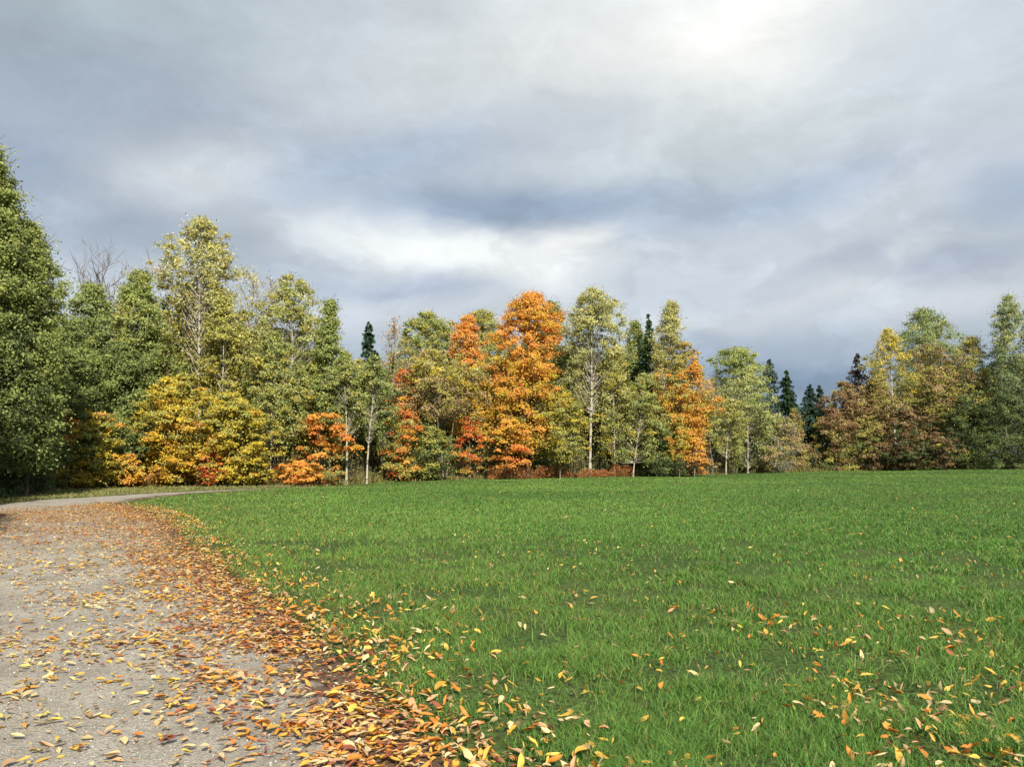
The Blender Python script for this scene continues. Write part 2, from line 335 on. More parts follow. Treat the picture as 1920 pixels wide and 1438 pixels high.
def make_grass():
    rng = np.random.default_rng(11); n = 820000
    d = np.exp(rng.uniform(math.log(2.6), math.log(95), n)); th = rng.uniform(R(-42), R(40), n)
    x, y = d * np.sin(th), d * np.cos(th)
    ey = edge_y(x); k = y < ey + 1.5
    ed, ins = edge_d(x, y)
    wob = (fbm(x, y, 1.1, 9, 3) - .5) * 1.5
    pk = np.where(ins, np.clip(1 - (ed + wob) * 3.2, 0, 1) * .16, 1.0)                 # few blades creep onto the track
    pk = np.where(~ins & (ed > -.55), np.clip(.30 + (-ed + wob * .6) * 1.7, .05, 1), pk)
    left = (x < -10) & (~ins) & (y > 22) & (x < np.interp(y, PL[:, 1], PL[:, 0]) + .2)   # verge beyond the track is dry
    bare = fbm(x, y, 2.4, 15, 3)
    pk = pk * np.where(d < 14, np.clip((bare - .38) * 5.5, .08, 1), 1)
    k &= rng.random(n) < pk; x, y, d, ed = x[k], y[k], d[k], ed[k]; n = len(x); left = left[k]
    q = fbm(x, y, .8, 2, 3); q2 = fbm(x, y, .12, 6, 3); tuft = fbm(x, y, 3.0, 12, 2)
    h = (.018 + .045 * q + .075 * tuft ** 1.6) * (.55 + .8 * rng.random(n)) * np.clip(1.1 - d / 60, .6, 1)
    h = np.where(ed > -.5, h * .75, h); h = np.where(left, h * 2.0, h)
    w = .0031 * (d / 3.5) ** .88 * (.7 + .6 * rng.random(n))
    c0 = np.array([.048, .128, .028]); c1 = np.array([.168, .315, .060]); c2 = np.array([.20, .21, .055]); c3 = np.array([.30, .24, .11])
    f = np.clip(.15 + .7 * rng.random(n) + (q2 - .5) * .9, 0, 1)[:, None]; col = c0 * (1 - f) + c1 * f
    pale = sstep(-7, -.3, ed) * sstep(3, 9, d) * .45
    yel = rng.random(n) < (.07 + pale * .8 + .12 * sstep(.55, .75, q2)); col[yel] = col[yel] * .45 + c2 * .55
    dry = rng.random(n) < (.035 + pale * .06); col[dry] = c3 * (.6 + .6 * rng.random((dry.sum(), 1)))
    col[left] = col[left] * .35 + (c3 * .65) * (.6 + .5 * rng.random((left.sum(), 1)))
    col *= (.8 + .4 * rng.random((n, 1)))
    o = link('grass', blades(x, y, ground(x, y), h, w, col, rng, 'grass', M_GRASS, 1.25))
    tag(o, 'short mown green grass covering the whole field', 'grass', kind='stuff')
make_grass()

def make_gravel():
    rng = np.random.default_rng(3); n = 15000
    d = np.exp(rng.uniform(math.log(2.6), math.log(18), n)); th = rng.uniform(R(-44), R(5), n); x, y = d * np.sin(th), d * np.cos(th)
    ed, ins = edge_d(x, y); k = ins & (ed > .15); x, y, d = x[k], y[k], d[k]; n = len(x)
    s = (.003 + .007 * rng.random(n) ** 2.5) * np.clip(d / 5, 1, 2)
    O = np.array([(1, 0, 0), (0, 1, 0), (-1, 0, 0), (0, -1, 0), (0, 0, .7), (0, 0, -.5)])
    V = O[None] * s[:, None, None] * rng.uniform(.6, 1.3, (n, 6, 1)); a = rng.random(n) * TAU; ca, sa = np.cos(a)[:, None], np.sin(a)[:, None]
    V = np.stack([V[..., 0] * ca - V[..., 1] * sa, V[..., 0] * sa + V[..., 1] * ca, V[..., 2]], -1)
    V += np.stack([x, y, ground(x, y) + .004 + s * .3], -1)[:, None]
    T = np.array([(0, 1, 4), (1, 2, 4), (2, 3, 4), (3, 0, 4), (1, 0, 5), (2, 1, 5), (3, 2, 5), (0, 3, 5)])
    F = (np.arange(n)[:, None, None] * 6 + T[None]).reshape(-1, 3)
    g = rng.uniform(.14, .46, (n, 1)) * np.array([[1, .96, .9]])
    o = link('gravel', mesh_np('gravel', V.reshape(-1, 3), F, M_STONE, col=np.repeat(g, 6, 0)))
    tag(o, 'loose grey pebbles scattered over the gravel track', 'gravel', kind='stuff')
make_gravel()

# ------------------------------------------------------------------ fallen leaves
LEAFCOL = {'orange': (.56, .21, .035), 'golden': (.58, .34, .06), 'cream': (.56, .45, .24), 'tan': (.48, .30, .16), 'yellow': (.60, .46, .09), 'russet': (.27, .085, .045)}
LC = list(LEAFCOL)
def leaf_shape(rng, crimp):
    ts = [0, .2, .5, .78, 1]; ws = [0, .8, 1, .55, 0]; w = rng.uniform(.13, .27); cl = rng.uniform(-.3, 1.3) * crimp; fd = rng.uniform(.1, 1.1) * crimp; tw = rng.uniform(-.7, .7) * crimp; bd = rng.uniform(-.14, .14)
    V = []
    for t, q in zip(ts, ws):
        zc = cl * .55 * (t - .5) ** 2; yc = bd * (t - .5) ** 2 * 4; a = tw * (t - .5) * 2
        for s in ([0] if q == 0 else [-1, 0, 1]):
            hw = w * q * s * math.cos(min(1.2, fd)); zz = abs(s) * w * q * math.sin(min(1.2, fd)) * 1.1 + rng.uniform(-.02, .02) * crimp
            V.append((t - .5, yc + hw * math.cos(a) - zz * math.sin(a), zc + zz * math.cos(a) + hw * math.sin(a)))
    V.append((-.72, bd * .8, cl * .1 + .03)); V.append((-.71, bd * .8 + .018, cl * .1 + .03))   # stalk
    V = np.array(V); V[:, 2] -= V[:, 2].min()
    Q = [(1, 4, 5, 2), (2, 5, 6, 3), (4, 7, 8, 5), (5, 8, 9, 6)]; T = [(0, 1, 2), (0, 2, 3), (7, 10, 8), (8, 10, 9), (0, 11, 12)]
    return V, np.array(Q), np.array(T)
def lobed_shape(rng, crimp):
    k = 13; a = np.linspace(-2.6, 2.6, k); rad = np.array([.24, .36, .22, .45, .25, .50, .56, .50, .25, .45, .22, .36, .24]) * rng.uniform(.85, 1.1, k)
    rad[[4, 8]] *= .9; V = [(0, 0, 0)] + [(math.cos(t) * q, math.sin(t) * q, crimp * (q ** 2 * rng.uniform(-.1, .7) + .05 * rng.normal())) for t, q in zip(a, rad)]
    V += [(-.5, .03, .1), (-.5, .05, .1)]; V = np.array(V); V[:, 2] -= V[:, 2].min()
    return V, np.zeros((0, 4), int), np.array([(0, i, i + 1) for i in range(1, k)] + [(0, k + 1, k + 2)])
def make_leaves():
    rng = np.random.default_rng(21); shapes = [leaf_shape(rng, c) for c in (.3, .5, .6, .8, .9, 1, 1, 1.1, 1.2, 1.2, .9, .6, .7, 1.3)] + [lobed_shape(rng, 1.6)]
    X, Y, S = [], [], []
    def scatter(n, dmin, dmax, th0, th1, logd=False):
        d = np.exp(rng.uniform(math.log(dmin), math.log(dmax), n)) if logd else np.sqrt(rng.uniform(dmin ** 2, dmax ** 2, n))
        th = rng.uniform(R(th0), R(th1), n); return d * np.sin(th), d * np.cos(th), d
    # on and beside the track
    x, y, d = scatter(185000, 2.7, 27, -46, 9); ed, ins = edge_d(x, y); cl = fbm(x, y, 1.3, 30, 4)
    band = np.exp(-((ed - .5) / .68) ** 2) * (.35 + 1.3 * sstep(.35, .6, cl)); band = np.where(ed < 0, band * np.exp(ed * .8), band)
    open_ = np.where(ins, .22 + .62 * sstep(.48, .7, cl), 0)
    drift = np.exp(-((y - 19.5 - (x + 10) * .15) / 2.6) ** 2) * np.where(ed > -.5, 1, 0) * (.5 + .8 * sstep(.35, .6, cl)) * 1.2
    mid = sstep(7, 12, y) * .10 * ins; spill = np.where(~ins, .16 * np.exp(ed / .5), 0)
    p = np.clip(band * .95 + open_ + drift + mid + spill, 0, 1) * np.where(y > 24.5, .25, 1)
    k = rng.random(len(x)) < p; x, y = x[k], y[k]; X.append(x); Y.append(y)
    i = rng.integers(int(200 * .16), int(200 * .64), 11500); off = rng.normal(.55, .36, len(i)); P_ = PRs[i] + (PLs[i] - PRs[i]) * (off / np.hypot(*(PLs[i] - PRs[i]).T))[:, None] + rng.normal(0, .12, (len(i), 2))
    k = fbm(P_[:, 0], P_[:, 1], 1.6, 50, 3) > .36; X.append(P_[k, 0]); Y.append(P_[k, 1])
    # in the grass, dense near the camera and thinning out
    x, y, d = scatter(15000, 2.7, 42, -32, 40, True); ed, ins = edge_d(x, y); cl = fbm(x, y, .9, 40, 3)
    p = np.clip(.16 + 1.5 * sstep(.40, .66, cl), 0, 1) * np.where(ins, 0, 1) * np.where(d < 5.5, 1, np.where(d < 9, .7, .45))
    k = rng.random(len(x)) < p; X.append(x[k]); Y.append(y[k])
    x = np.concatenate(X); y = np.concatenate(Y); n = len(x); ed, ins = edge_d(x, y); d = np.hypot(x, y)
    size = rng.uniform(.038, .095, n) * np.where(rng.random(n) < .30, .55, 1)
    size = np.where(ins & (d > 13), size * .85, size); size = np.where(~ins & (d > 8), size * .8, size)
    yaw = rng.random(n) * TAU; lit = ed < 0
    tx = rng.normal(0, .18, n) + np.where(lit, rng.normal(0, .42, n), 0); ty = rng.normal(0, .14, n) + np.where(lit, rng.normal(0, .4, n), 0)
    si = rng.integers(0, len(shapes), n)
    prob = {'track': [.11, .20, .32, .16, .16, .05], 'edge': [.20, .20, .17, .24, .04, .15], 'far': [.22, .12, .22, .26, .02, .16], 'grass': [.20, .28, .20, .20, .08, .04]}
    zone = np.where(~ins & (ed < -.25), 3, np.where(d > 14.5, 2, np.where(ed < 1.1, 1, 0)))
    ci = np.zeros(n, int)
    LCN = None
    for z_, nm in enumerate(('track', 'edge', 'far', 'grass')):
        k = zone == z_; ci[k] = rng.choice(6, k.sum(), p=prob[nm])
    tiny = rng.random(n) < np.where(ed > -.3, .22, 0); size = np.where(tiny, rng.uniform(.012, .03, n), size); ci = np.where(tiny, np.where(rng.random(n) < .6, 5, 3), ci)
    z = ground(x, y) + .006 + np.where(ed < -.25, .018 + .035 * rng.random(n), rng.random(n) * .03)
    cols = np.array([LEAFCOL[c] for c in LC])
    # the 290 that show largest become things of their own
    cp = math.cos(PITCH); sp = math.sin(PITCH); rz = z - CAM_H
    f = y * cp + rz * sp; u = 960 + FOC * x / f; v = 719 - FOC * (-y * sp + rz * cp) / f
    vis = (u > -10) & (u < 1930) & (v < 1446)
    rank = np.argsort(-(size / d) * vis)[:290]; solo = np.zeros(n, bool); solo[rank] = True
    cache = {}; place = {0: 'lying on the bare grey gravel', 1: 'in the thick litter band edging the track', 2: 'in the drift across the far track', 3: 'caught among the green grass blades'}
    for i in rank:
        key = (int(si[i]), int(ci[i]))
        if key not in cache:
            V, Q, T = shapes[key[0]]; c = np.tile(cols[key[1]], (len(V), 1)) * np.linspace(.8, 1.15, len(V))[:, None]; c[-3:] *= .6
            cache[key] = mesh_np('fallen_leaf', V, [Q, T], M_FALL, col=c, smooth=True)
        o = link('fallen_leaf', cache[key], loc=(x[i], y[i], z[i])); o.scale = (size[i],) * 3; o.rotation_euler = (tx[i], ty[i], yaw[i])
        cn = LC[ci[i]]; flat = 'flat' if si[i] in (0, 1, 2, 11, 12) else 'lobed' if si[i] > 13 else 'curled'
        tag(o, f'{flat} {cn} leaf {place[int(zone[i])]}', 'leaf', 'fallen leaves on the track and grass')
    VV, QQ, TT, CC = [], [], [], []; off = 0
    for s_, (V, Q, T) in enumerate(shapes):
        k = np.where((si == s_) & ~solo)[0]; m = len(k)
        cx, sx_ = np.cos(tx[k])[:, None], np.sin(tx[k])[:, None]; cy, sy_ = np.cos(ty[k])[:, None], np.sin(ty[k])[:, None]; cz, sz = np.cos(yaw[k])[:, None], np.sin(yaw[k])[:, None]
        P = V[None] * size[k][:, None, None]; a, b, c = P[..., 0], P[..., 1], P[..., 2]
        b, c = b * cx - c * sx_, b * sx_ + c * cx; a, c = a * cy + c * sy_, -a * sy_ + c * cy; a, b = a * cz - b * sz, a * sz + b * cz
        VV.append(np.stack([a + x[k][:, None], b + y[k][:, None], c + z[k][:, None]], -1).reshape(-1, 3))
        base = off + np.arange(m)[:, None, None] * len(V); QQ.append((base + Q[None]).reshape(-1, 4)) if len(Q) else None; TT.append((base + T[None]).reshape(-1, 3)); off += m * len(V)
        CC.append(np.repeat(cols[ci[k]] * rng.uniform(.65, 1.2, (m, 1)), len(V), 0))
    o = link('leaf_litter', mesh_np('leaf_litter', np.concatenate(VV), [np.concatenate(QQ), np.concatenate(TT)], M_FALL, col=np.concatenate(CC), smooth=True))
    tag(o, 'carpet of small fallen autumn leaves over track edge and grass', 'leaf litter', kind='stuff')
make_leaves()

# ------------------------------------------------------------------ trees
G1 = (.160, .203, .064); G2 = (.235, .282, .085); G3 = (.315, .345, .10); GD = (.070, .10, .036); GB = (.20, .26, .13)
OL = (.355, .335, .080); PY = (.54, .49, .20); PG = (.43, .44, .18); YE = (.52, .41, .05); GO = (.60, .36, .045); OR = (.68, .335, .07); OR2 = (.63, .225, .05)
RE = (.56, .12, .04); BR = (.22, .145, .065); RB = (.19, .10, .05); TN = (.40, .29, .15); CR = (.54, .49, .32); BL = (.20, .22, .17)
def tube(P, r, k=6):
    """tapered tube along points P (n,3) with radii r (n,)"""
    P = np.asarray(P, float); n = len(P); T = np.gradient(P, axis=0); T /= np.linalg.norm(T, axis=1)[:, None] + 1e-9
    ref = np.where(np.abs(T[:, 2:3]) > .9, np.array([[1., 0, 0]]), np.array([[0., 0, 1]])); A = np.cross(T, ref); A /= np.linalg.norm(A, axis=1)[:, None] + 1e-9; B = np.cross(T, A)
    a = np.arange(k) / k * TAU; V = P[:, None] + np.asarray(r)[:, None, None] * (A[:, None] * np.cos(a)[None, :, None] + B[:, None] * np.sin(a)[None, :, None])
    I = np.arange(n * k).reshape(n, k); F = np.stack([I[:-1], np.roll(I, -1, 1)[:-1], np.roll(I, -1, 1)[1:], I[1:]], -1).reshape(-1, 4)
    return V.reshape(-1, 3), F
class Acc:
    def __init__(s): s.V = []; s.F = []; s.n = 0
    def add(s, V, F): s.V.append(V); s.F.append(F + s.n); s.n += len(V)
    def mesh(s, name, m): return mesh_np(name, np.concatenate(s.V), np.concatenate(s.F), m, smooth=True)
PROF = {
 'round': lambda t: np.sqrt(np.clip(1 - (2 * t - 1) ** 2, 0, 1)) * .95 + .05,
 'ovoid': lambda t: np.clip(np.sin(np.pi * np.clip(t, 0, 1) ** .75), 0, 1) ** .7,
 'oval': lambda t: np.sqrt(np.clip(1 - np.abs(2 * np.clip(t, 0, 1) ** .85 - 1) ** 2.4, .02, 1)),
 'up': lambda t: np.clip(.35 + .9 * t, 0, 1) * np.sqrt(np.clip(1 - np.clip((t - .62) / .38, 0, 1) ** 2, .03, 1)),
 'full': lambda t: np.clip(1 - t ** 3.2, .05, 1) ** .6 * np.clip(.78 + t, 0, 1),
 'column': lambda t: .8 * np.clip(1 - t ** 4, .1, 1) + .1,
 'point': lambda t: np.clip(1 - t, .03, 1) ** .6 * np.clip(.6 + 1.4 * t, 0, 1),
}
def leaves_at(P, size, col, rng, flat=.35, asp=.62, outw=None):
    n = len(P); nrm = rng.normal(size=(n, 3))
    if outw is not None: nrm += outw
    nrm[:, 2] += flat * 2; nrm[:, 1] -= flat * .8; nrm /= np.linalg.norm(nrm, axis=1)[:, None]
    a = rng.normal(size=(n, 3)); A = np.cross(nrm, a); A /= np.linalg.norm(A, axis=1)[:, None] + 1e-9; B = np.cross(nrm, A)
    s = (size * rng.uniform(.6, 1.3, n))[:, None]
    V = np.stack([P - A * s * .5, P - B * s * .5 * asp, P + A * s * .5, P + B * s * .5 * asp], 1)
    return V.reshape(-1, 3), np.arange(n * 4).reshape(n, 4), np.repeat(col, 4, 0)
def pick(pal, n, rng):
    c = np.array([p[0] for p in pal]); w = np.array([p[1] for p in pal], float); return c[rng.choice(len(pal), n, p=w / w.sum())]
def grow(name, label, cat, u, ytop, hw, D, pal, pal2=None, prof='round', cb=.25, n=9000, cl=110, cs=.12, bark=None, ls=.15, tr=.09, squash=.6, ub=None, split=0, seed=None, gaps=0., group=None, stems=1, xoff=0., deep=.9, ymid=.5, shell=.55):
    """one tree: u, ytop, hw read off the photograph in pixels, D its distance; crown base cb as a fraction of height"""
    n = int(n * 2.3); cl = int(cl * 2.8); cs *= .98; ls *= .88; spray = squash < .35 and squash > .32; squash = squash if spray else max(squash, .3)
    if spray: n = int(n * .6); cl = int(cl * .5); cs *= 1.0
    if bark is M_WHITE: n = int(n * .74)
    if prof != 'column': hw *= 1.27
    PR_ = PROF[prof]
    rng = np.random.default_rng(seed if seed is not None else abs(int(u * 7 + ytop * 13 + D))); bark = bark or M_GREY
    top = ray(u, ytop, D); bx = ray(ub if ub is not None else u, 880, D).x; bz = gz(bx, D); H = top.z - bz; Rr = hw / FOC * D
    root = empty(name, (bx, D, bz)); tag(root, label, cat, group)
    lean = top.x - bx
    def axis(t, ph=0.): t = np.asarray(t, float); return np.stack([lean * t ** 1.2 + .10 * np.sin(t * 5 + ph + u) * t, .12 * np.sin(t * 4 + ph * 2 + ytop) * t, t * H], -1)
    acc = Acc(); accs = []
    tt = np.linspace(0, .97, 12); rad = tr * H / 12 * (1 - tt * .88) * .85; rad[0] *= 1.35
    V, F = tube(axis(tt), rad, 8); acc.add(V, F)
    t = np.clip(rng.beta(1.15, 1.05, cl), 0, 1); rr = PROF[prof](t) * (shell + (1 - shell) * rng.random(cl) ** .5) if False else PROF[prof](t) * np.clip(rng.random(cl) ** .5, .1, 1)
    an = rng.random(cl) * TAU; lobe = .68 + .12 * rng.normal(size=cl)
    for _ in range(7):
        tj, aj, wj = rng.random(), rng.random() * TAU, rng.uniform(.25, .62); lobe = lobe + wj * np.exp(-((t - tj) ** 2 / .025 + (1 - np.cos(an - aj)) / .35))
    h = cb + (1 - cb) * t * .985; C = axis(h); C[:, 0] += np.cos(an) * rr * Rr * np.clip(lobe, .5, 1.2) * .98; C[:, 1] += np.sin(an) * rr * Rr * deep * np.clip(lobe, .5, 1.2); 
    C[:, 2] -= .02 * H * rr
    C[:, 2] = np.maximum(C[:, 2], .25)
    if bark is M_WHITE:      # pale stems stay open to view low in the crown
        k = (t < .62) & (np.abs(np.cos(an) * rr) < .3) & (C[:, 1] < .25); C[k, 1] = np.abs(C[k, 1]) + .35
    # limbs reach into the crown
    for i in range(0, cl, 3):
        h0 = max(cb * .85, h[i] - .10 - .14 * rr[i]); p0 = axis(h0); p3 = C[i]; pm = p0 * .45 + p3 * .55; pm[2] -= .02 * H * rr[i]; pm += rng.normal(0, .06, 3)
        r0 = max(.010, float(np.interp(h0, tt, rad)) * .42); V, F = tube(np.stack([p0, pm, p3]), [r0, r0 * .6, r0 * .22], 4); acc.add(V, F)
    for i in range(0, cl, 3):
        for _ in range(4):
            dv = rng.normal(size=3) * [1, 1, .6] + [0, 0, .45]; dv /= np.linalg.norm(dv); q0 = C[i]; L_ = H * .05 * rng.uniform(.6, 1.5)
            if q0[2] < .3: continue
            V, F = tube(np.stack([q0, q0 + dv * L_]), [.012, .004], 3); acc.add(V, F)
    for s_ in range(1, stems):
        a = s_ * 2.4 + u; q = np.linspace(0, .8, 9); P = axis(q, s_); P[:, 0] += np.cos(a) * (.15 + Rr * .55 * q); P[:, 1] += np.sin(a) * (.15 + Rr * .4 * q)
        V, F = tube(P, rad[:9] * .7, 7); a2 = Acc(); a2.add(V, F); accs.append(a2)
    link('trunk', acc.mesh('trunk', bark), root)
    for a2 in accs: link('trunk', a2.mesh('trunk', bark), root)
    # leaf clumps
    cidx = rng.integers(0, cl, n); big = rng.uniform(.45, 1.45, cl); sz = cs * H / 12 * 6.2 * big
    off = rng.normal(size=(n, 3)); off /= np.linalg.norm(off, axis=1)[:, None]; off *= np.where(rng.random((n, 1)) < .45, rng.random((n, 1)) ** .5, np.abs(rng.normal(0, .85, (n, 1))))
    P = C[cidx] + off * sz[cidx][:, None] * np.array([1, 1, squash]) * (1 - .35 * t[cidx])[:, None]
    st = rng.random(n) < .20; j = rng.integers(0, cl, n); m = rng.random((n, 1)) * .6; near_ = np.linalg.norm(C[j] - C[cidx], axis=1) < Rr * .8
    P = np.where((st & near_)[:, None], P * (1 - m) + C[j] * m, P)
    if squash < .4: P[:, 2] -= (off[:, 0] ** 2 + off[:, 1] ** 2) * sz[cidx] * .22
    P[:, 2] = np.maximum(P[:, 2], .05 + .1 * rng.random(n))
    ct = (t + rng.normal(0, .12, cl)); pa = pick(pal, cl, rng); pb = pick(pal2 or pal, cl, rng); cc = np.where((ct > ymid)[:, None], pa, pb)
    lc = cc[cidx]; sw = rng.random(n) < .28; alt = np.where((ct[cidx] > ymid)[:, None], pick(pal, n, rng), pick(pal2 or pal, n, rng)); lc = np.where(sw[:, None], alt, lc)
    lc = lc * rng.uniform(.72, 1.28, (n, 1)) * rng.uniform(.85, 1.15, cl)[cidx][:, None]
    ow = P - axis(np.clip(P[:, 2] / H, 0, 1)); ow[:, 2] = 0; ow = ow / (np.linalg.norm(ow, axis=1)[:, None] + .2) * 1.15
    if bark is M_WHITE: fk = rng.random(n) < .07; lc[fk] = lc[fk] * .4 + np.array(CR) * .7
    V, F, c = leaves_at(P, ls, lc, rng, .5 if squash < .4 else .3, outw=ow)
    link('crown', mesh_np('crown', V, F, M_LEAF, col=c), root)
    return root
def spruce(label, u, ytop, hw, D, n=7000, col=(.022, .045, .022), cb=.05, seed=1):
    rng = np.random.default_rng(int(u + ytop) + seed); top = ray(u, ytop, D); bz = gz(top.x, D); H = top.z - bz; Rr = hw / FOC * D
    root = empty('spruce_tree', (top.x, D, bz)); tag(root, label, 'spruce')
    acc = Acc(); tt = np.linspace(0, 1, 8); V, F = tube(np.stack([tt * 0, tt * 0, tt * H], -1), .12 * H / 10 * (1.02 - tt), 6); acc.add(V, F)
    nb = int(24 * H); n = int(n * 1.6); hb = cb + (1 - cb) * rng.random(nb) ** .9; L = Rr * (1 - hb) ** .72 * rng.uniform(.6, 1.35, nb) * 1.45 + .10; a = rng.random(nb) * TAU
    for i in range(0, nb, 2):
        p0 = np.array([0, 0, hb[i] * H]); p1 = np.array([np.cos(a[i]) * L[i], np.sin(a[i]) * L[i], hb[i] * H - .28 * L[i]]); V, F = tube(np.stack([p0, (p0 + p1) / 2 + [0, 0, .06 * L[i]], p1]), [.022, .014, .005], 3); acc.add(V, F)
    link('trunk', acc.mesh('trunk', M_DARK), root)
    i = rng.choice(nb, n, p=(L + .12) / (L + .12).sum()); s = rng.random(n) ** .75; side = rng.normal(0, .17, n) * L[i] * (1.15 - s)
    x = np.cos(a[i]) * L[i] * s - np.sin(a[i]) * side; y = np.sin(a[i]) * L[i] * s + np.cos(a[i]) * side
    z = hb[i] * H - .28 * L[i] * s ** 1.4 + .10 * L[i] * s - np.abs(rng.normal(0, .07, n)) + rng.normal(0, .09, n) * L[i] - .03
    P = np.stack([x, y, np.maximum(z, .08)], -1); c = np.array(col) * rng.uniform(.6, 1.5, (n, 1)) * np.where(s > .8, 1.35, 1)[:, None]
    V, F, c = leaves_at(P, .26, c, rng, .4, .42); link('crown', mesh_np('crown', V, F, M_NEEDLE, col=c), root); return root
def bare(name, label, cat, u, ytop, hw, D, seed=0, lv=4, group=None, bark=None, cb=.35, r=.10, twl=0, pal=None, ub=None):
    rng = np.random.default_rng(seed + int(u)); top = ray(u, ytop, D); bx = ray(ub, 880, D).x if ub else top.x; bz = gz(bx, D); H = top.z - bz; Rr = hw / FOC * D
    root = empty(name, (bx, D, bz)); tag(root, label, cat, group); acc = Acc(); tips = []
    def br(p, d, L, r_, k):
        n_ = 5; P = [p]; q = d.copy()
        for _ in range(n_ - 1): q = q + rng.normal(0, .13, 3) + np.array([0, 0, .05]); q /= np.linalg.norm(q); P.append(P[-1] + q * L / (n_ - 1))
        P = np.array(P); V, F = tube(P, np.linspace(r_, r_ * .45, n_), 5 if k > 1 else 3); acc.add(V, F)
        if k == 0: tips.append(P[-1]); return
        m = 3 if k > 1 else 4
        for j in range(m + 1):
            f = .35 + .65 * (j / m); pp = P[min(n_ - 1, int(f * (n_ - 1)))]; nd = q + rng.normal(0, .55, 3) * np.array([1, 1, .55]); nd[2] = abs(nd[2]) * .8 + .15; nd /= np.linalg.norm(nd)
            br(pp, nd, L * rng.uniform(.5, .75), max(r_ * .62, .009), k - 1)
    tt = np.linspace(0, 1, 8); lean = top.x - bx
    ax = lambda t: np.stack([lean * t + .1 * np.sin(t * 6 + u), .1 * np.cos(t * 5 + u), t * H * .93], -1)
    V, F = tube(ax(tt), r * (1.05 - tt), 7); acc.add(V, F)
    nb = 13 if lv > 2 else 9
    for j in range(nb):
        f = cb + (.95 - cb) * j / (nb - 1); a = j * 2.4 + rng.random(); d = np.array([np.cos(a) * .9, np.sin(a) * .9, .75]); d /= np.linalg.norm(d)
        br(ax(np.array(f)), d, Rr * (1.25 - .85 * (f - cb) / (1 - cb)) * .85, max(.02, r * (1.1 - f) * .6), lv - 2)
    link('trunk', acc.mesh('trunk', bark or M_TWIG), root)
    if pal:
        tp = np.array(tips); n = len(tp) * 5; P = np.repeat(tp, 5, 0) + rng.normal(0, .16, (n, 3)); V, F, c = leaves_at(P, .13, pick(pal, n, rng) * rng.uniform(.7, 1.2, (n, 1)), rng); link('crown', mesh_np('crown', V, F, M_LEAF, col=c), root)
    return root

T = 'broadleaf_tree'; A = 'aspen_tree'; MP = 'maple_tree'; SH = 'shrub'
# --- near trees where the track bends
grow(T, 'tall green tree where the gravel track bends, foliage reaching down to the grass', 'tree', -30, 262, 108, 27.5, [(G2, 3), (G3, 2.5), (G1, 1)], [(G1, 2), (G2, 2), (GD, 1.5)], 'full', .14, 46000, 260, .085, M_DARK, .115, deep=.8)  # lower palette takes dark green: shade at the base put into leaf colour
grow(T, 'bright green spreading tree leaning over the track beside the tallest roadside tree', 'tree', 52, 415, 66, 29, [(G2, 3), (G3, 4)], [(G1, 1), (G2, 3), (GD, .6)], 'oval', .10, 30000, 190, .08, M_DARK, .12, ymid=.4)
grow(T, 'shaded low green tree at the inner corner of the bend', 'tree', 20, 640, 85, 31.5, [(GD, 1)], None, 'full', .02, 16000, 90, .13, M_DARK, .12)  # all dark leaf colour, painting in the shade below the big tree
grow(T, 'green tree just outside the bend, taller than its neighbours', 'tree', -190, 300, 130, 25, [(G1, 2), (G2, 2)], None, 'full', .05, 16000, 110, .11, M_DARK, .2)
# unseen trees added beside the track to shade its edge and the bend
def aside(label, x, y, H, Rr, pal, n):
    u = 960 + FOC * x / y; grow(T, label, 'tree', u, 862 - (H - CAM_H) / y * FOC, Rr / 1.27 * FOC / y, y, pal, None, 'full', .12, n, 90, .12, M_DARK, .13)
aside('unseen slim tree added to shade the track edge', -9.6, 10.6, 7.0, 1.4, [(OL, 2), (G2, 2)], 5000)
aside('unseen tree added to shade the bend, nearest the track', -14.6, 17.6, 9.8, 1.9, [(G1, 2), (G2, 1)], 12000)
aside('unseen tree added to shade the bend, set back from the track', -17.4, 18.8, 10.0, 2.2, [(G1, 2), (OL, 1)], 12000)
# --- the wood behind the track
bare('bare_tree', 'leafless grey tree standing above the green tree tops', 'bare tree', 200, 446, 88, 46, 3, 4, cb=.58, r=.2)
grow(A, 'soft green tree directly below the leafless tree', 'tree', 172, 530, 62, 42, [(G2, 3), (GB, 2), (G3, 1)], [(G1, 2), (G2, 2)], 'full', .18, 17000, 120, .10, M_GREY, .15)
grow(A, 'green tree between the leafless tree and the tallest aspen', 'tree', 262, 505, 62, 43, [(G2, 3), (G3, 2), (OL, 1)], [(G1, 2), (G2, 3), (BR, .3)], 'full', .2, 17000, 120, .10, M_GREY, .15)
grow(A, 'tallest aspen of the wood, pale yellow green crown on a white trunk', 'aspen', 374, 410, 78, 45, [(PG, 3), (PY, 3), (OL, 3), (YE, .6)], [(OL, 3), (PG, 2), (TN, 1)], 'up', .45, 17000, 130, .072, M_WHITE, .15, tr=.11)
grow(A, 'slim olive aspen beneath the tallest aspen, short white trunk showing', 'aspen', 418, 560, 52, 44, [(OL, 3), (G3, 1)], [(OL, 2), (YE, .6)], 'ovoid', .42, 10500, 80, .09, M_WHITE, .15)
bare('sparse_tree', 'thin nearly leafless tree with pale yellow tips beside the tallest aspen', 'tree', 478, 478, 46, 48, 5, 4, bark=M_GREY, cb=.5, r=.08, pal=[(PY, 3), (CR, 2)])
bare('sparse_tree', 'wispy tree with pinkish tan tips rising behind the olive crown', 'tree', 520, 505, 40, 49, 6, 4, bark=M_GREY, cb=.5, r=.07, pal=[(TN, 3), (CR, 2), (OL, 2)])
grow(A, 'olive crowned tree stepping down from the tallest aspen', 'tree', 545, 515, 66, 47.5, [(OL, 3), (PG, 1.5), (G3, 2)], [(G2, 2), (OL, 3), (PG, 1)], 'round', .38, 14000, 120, .08, M_WHITE, .15)
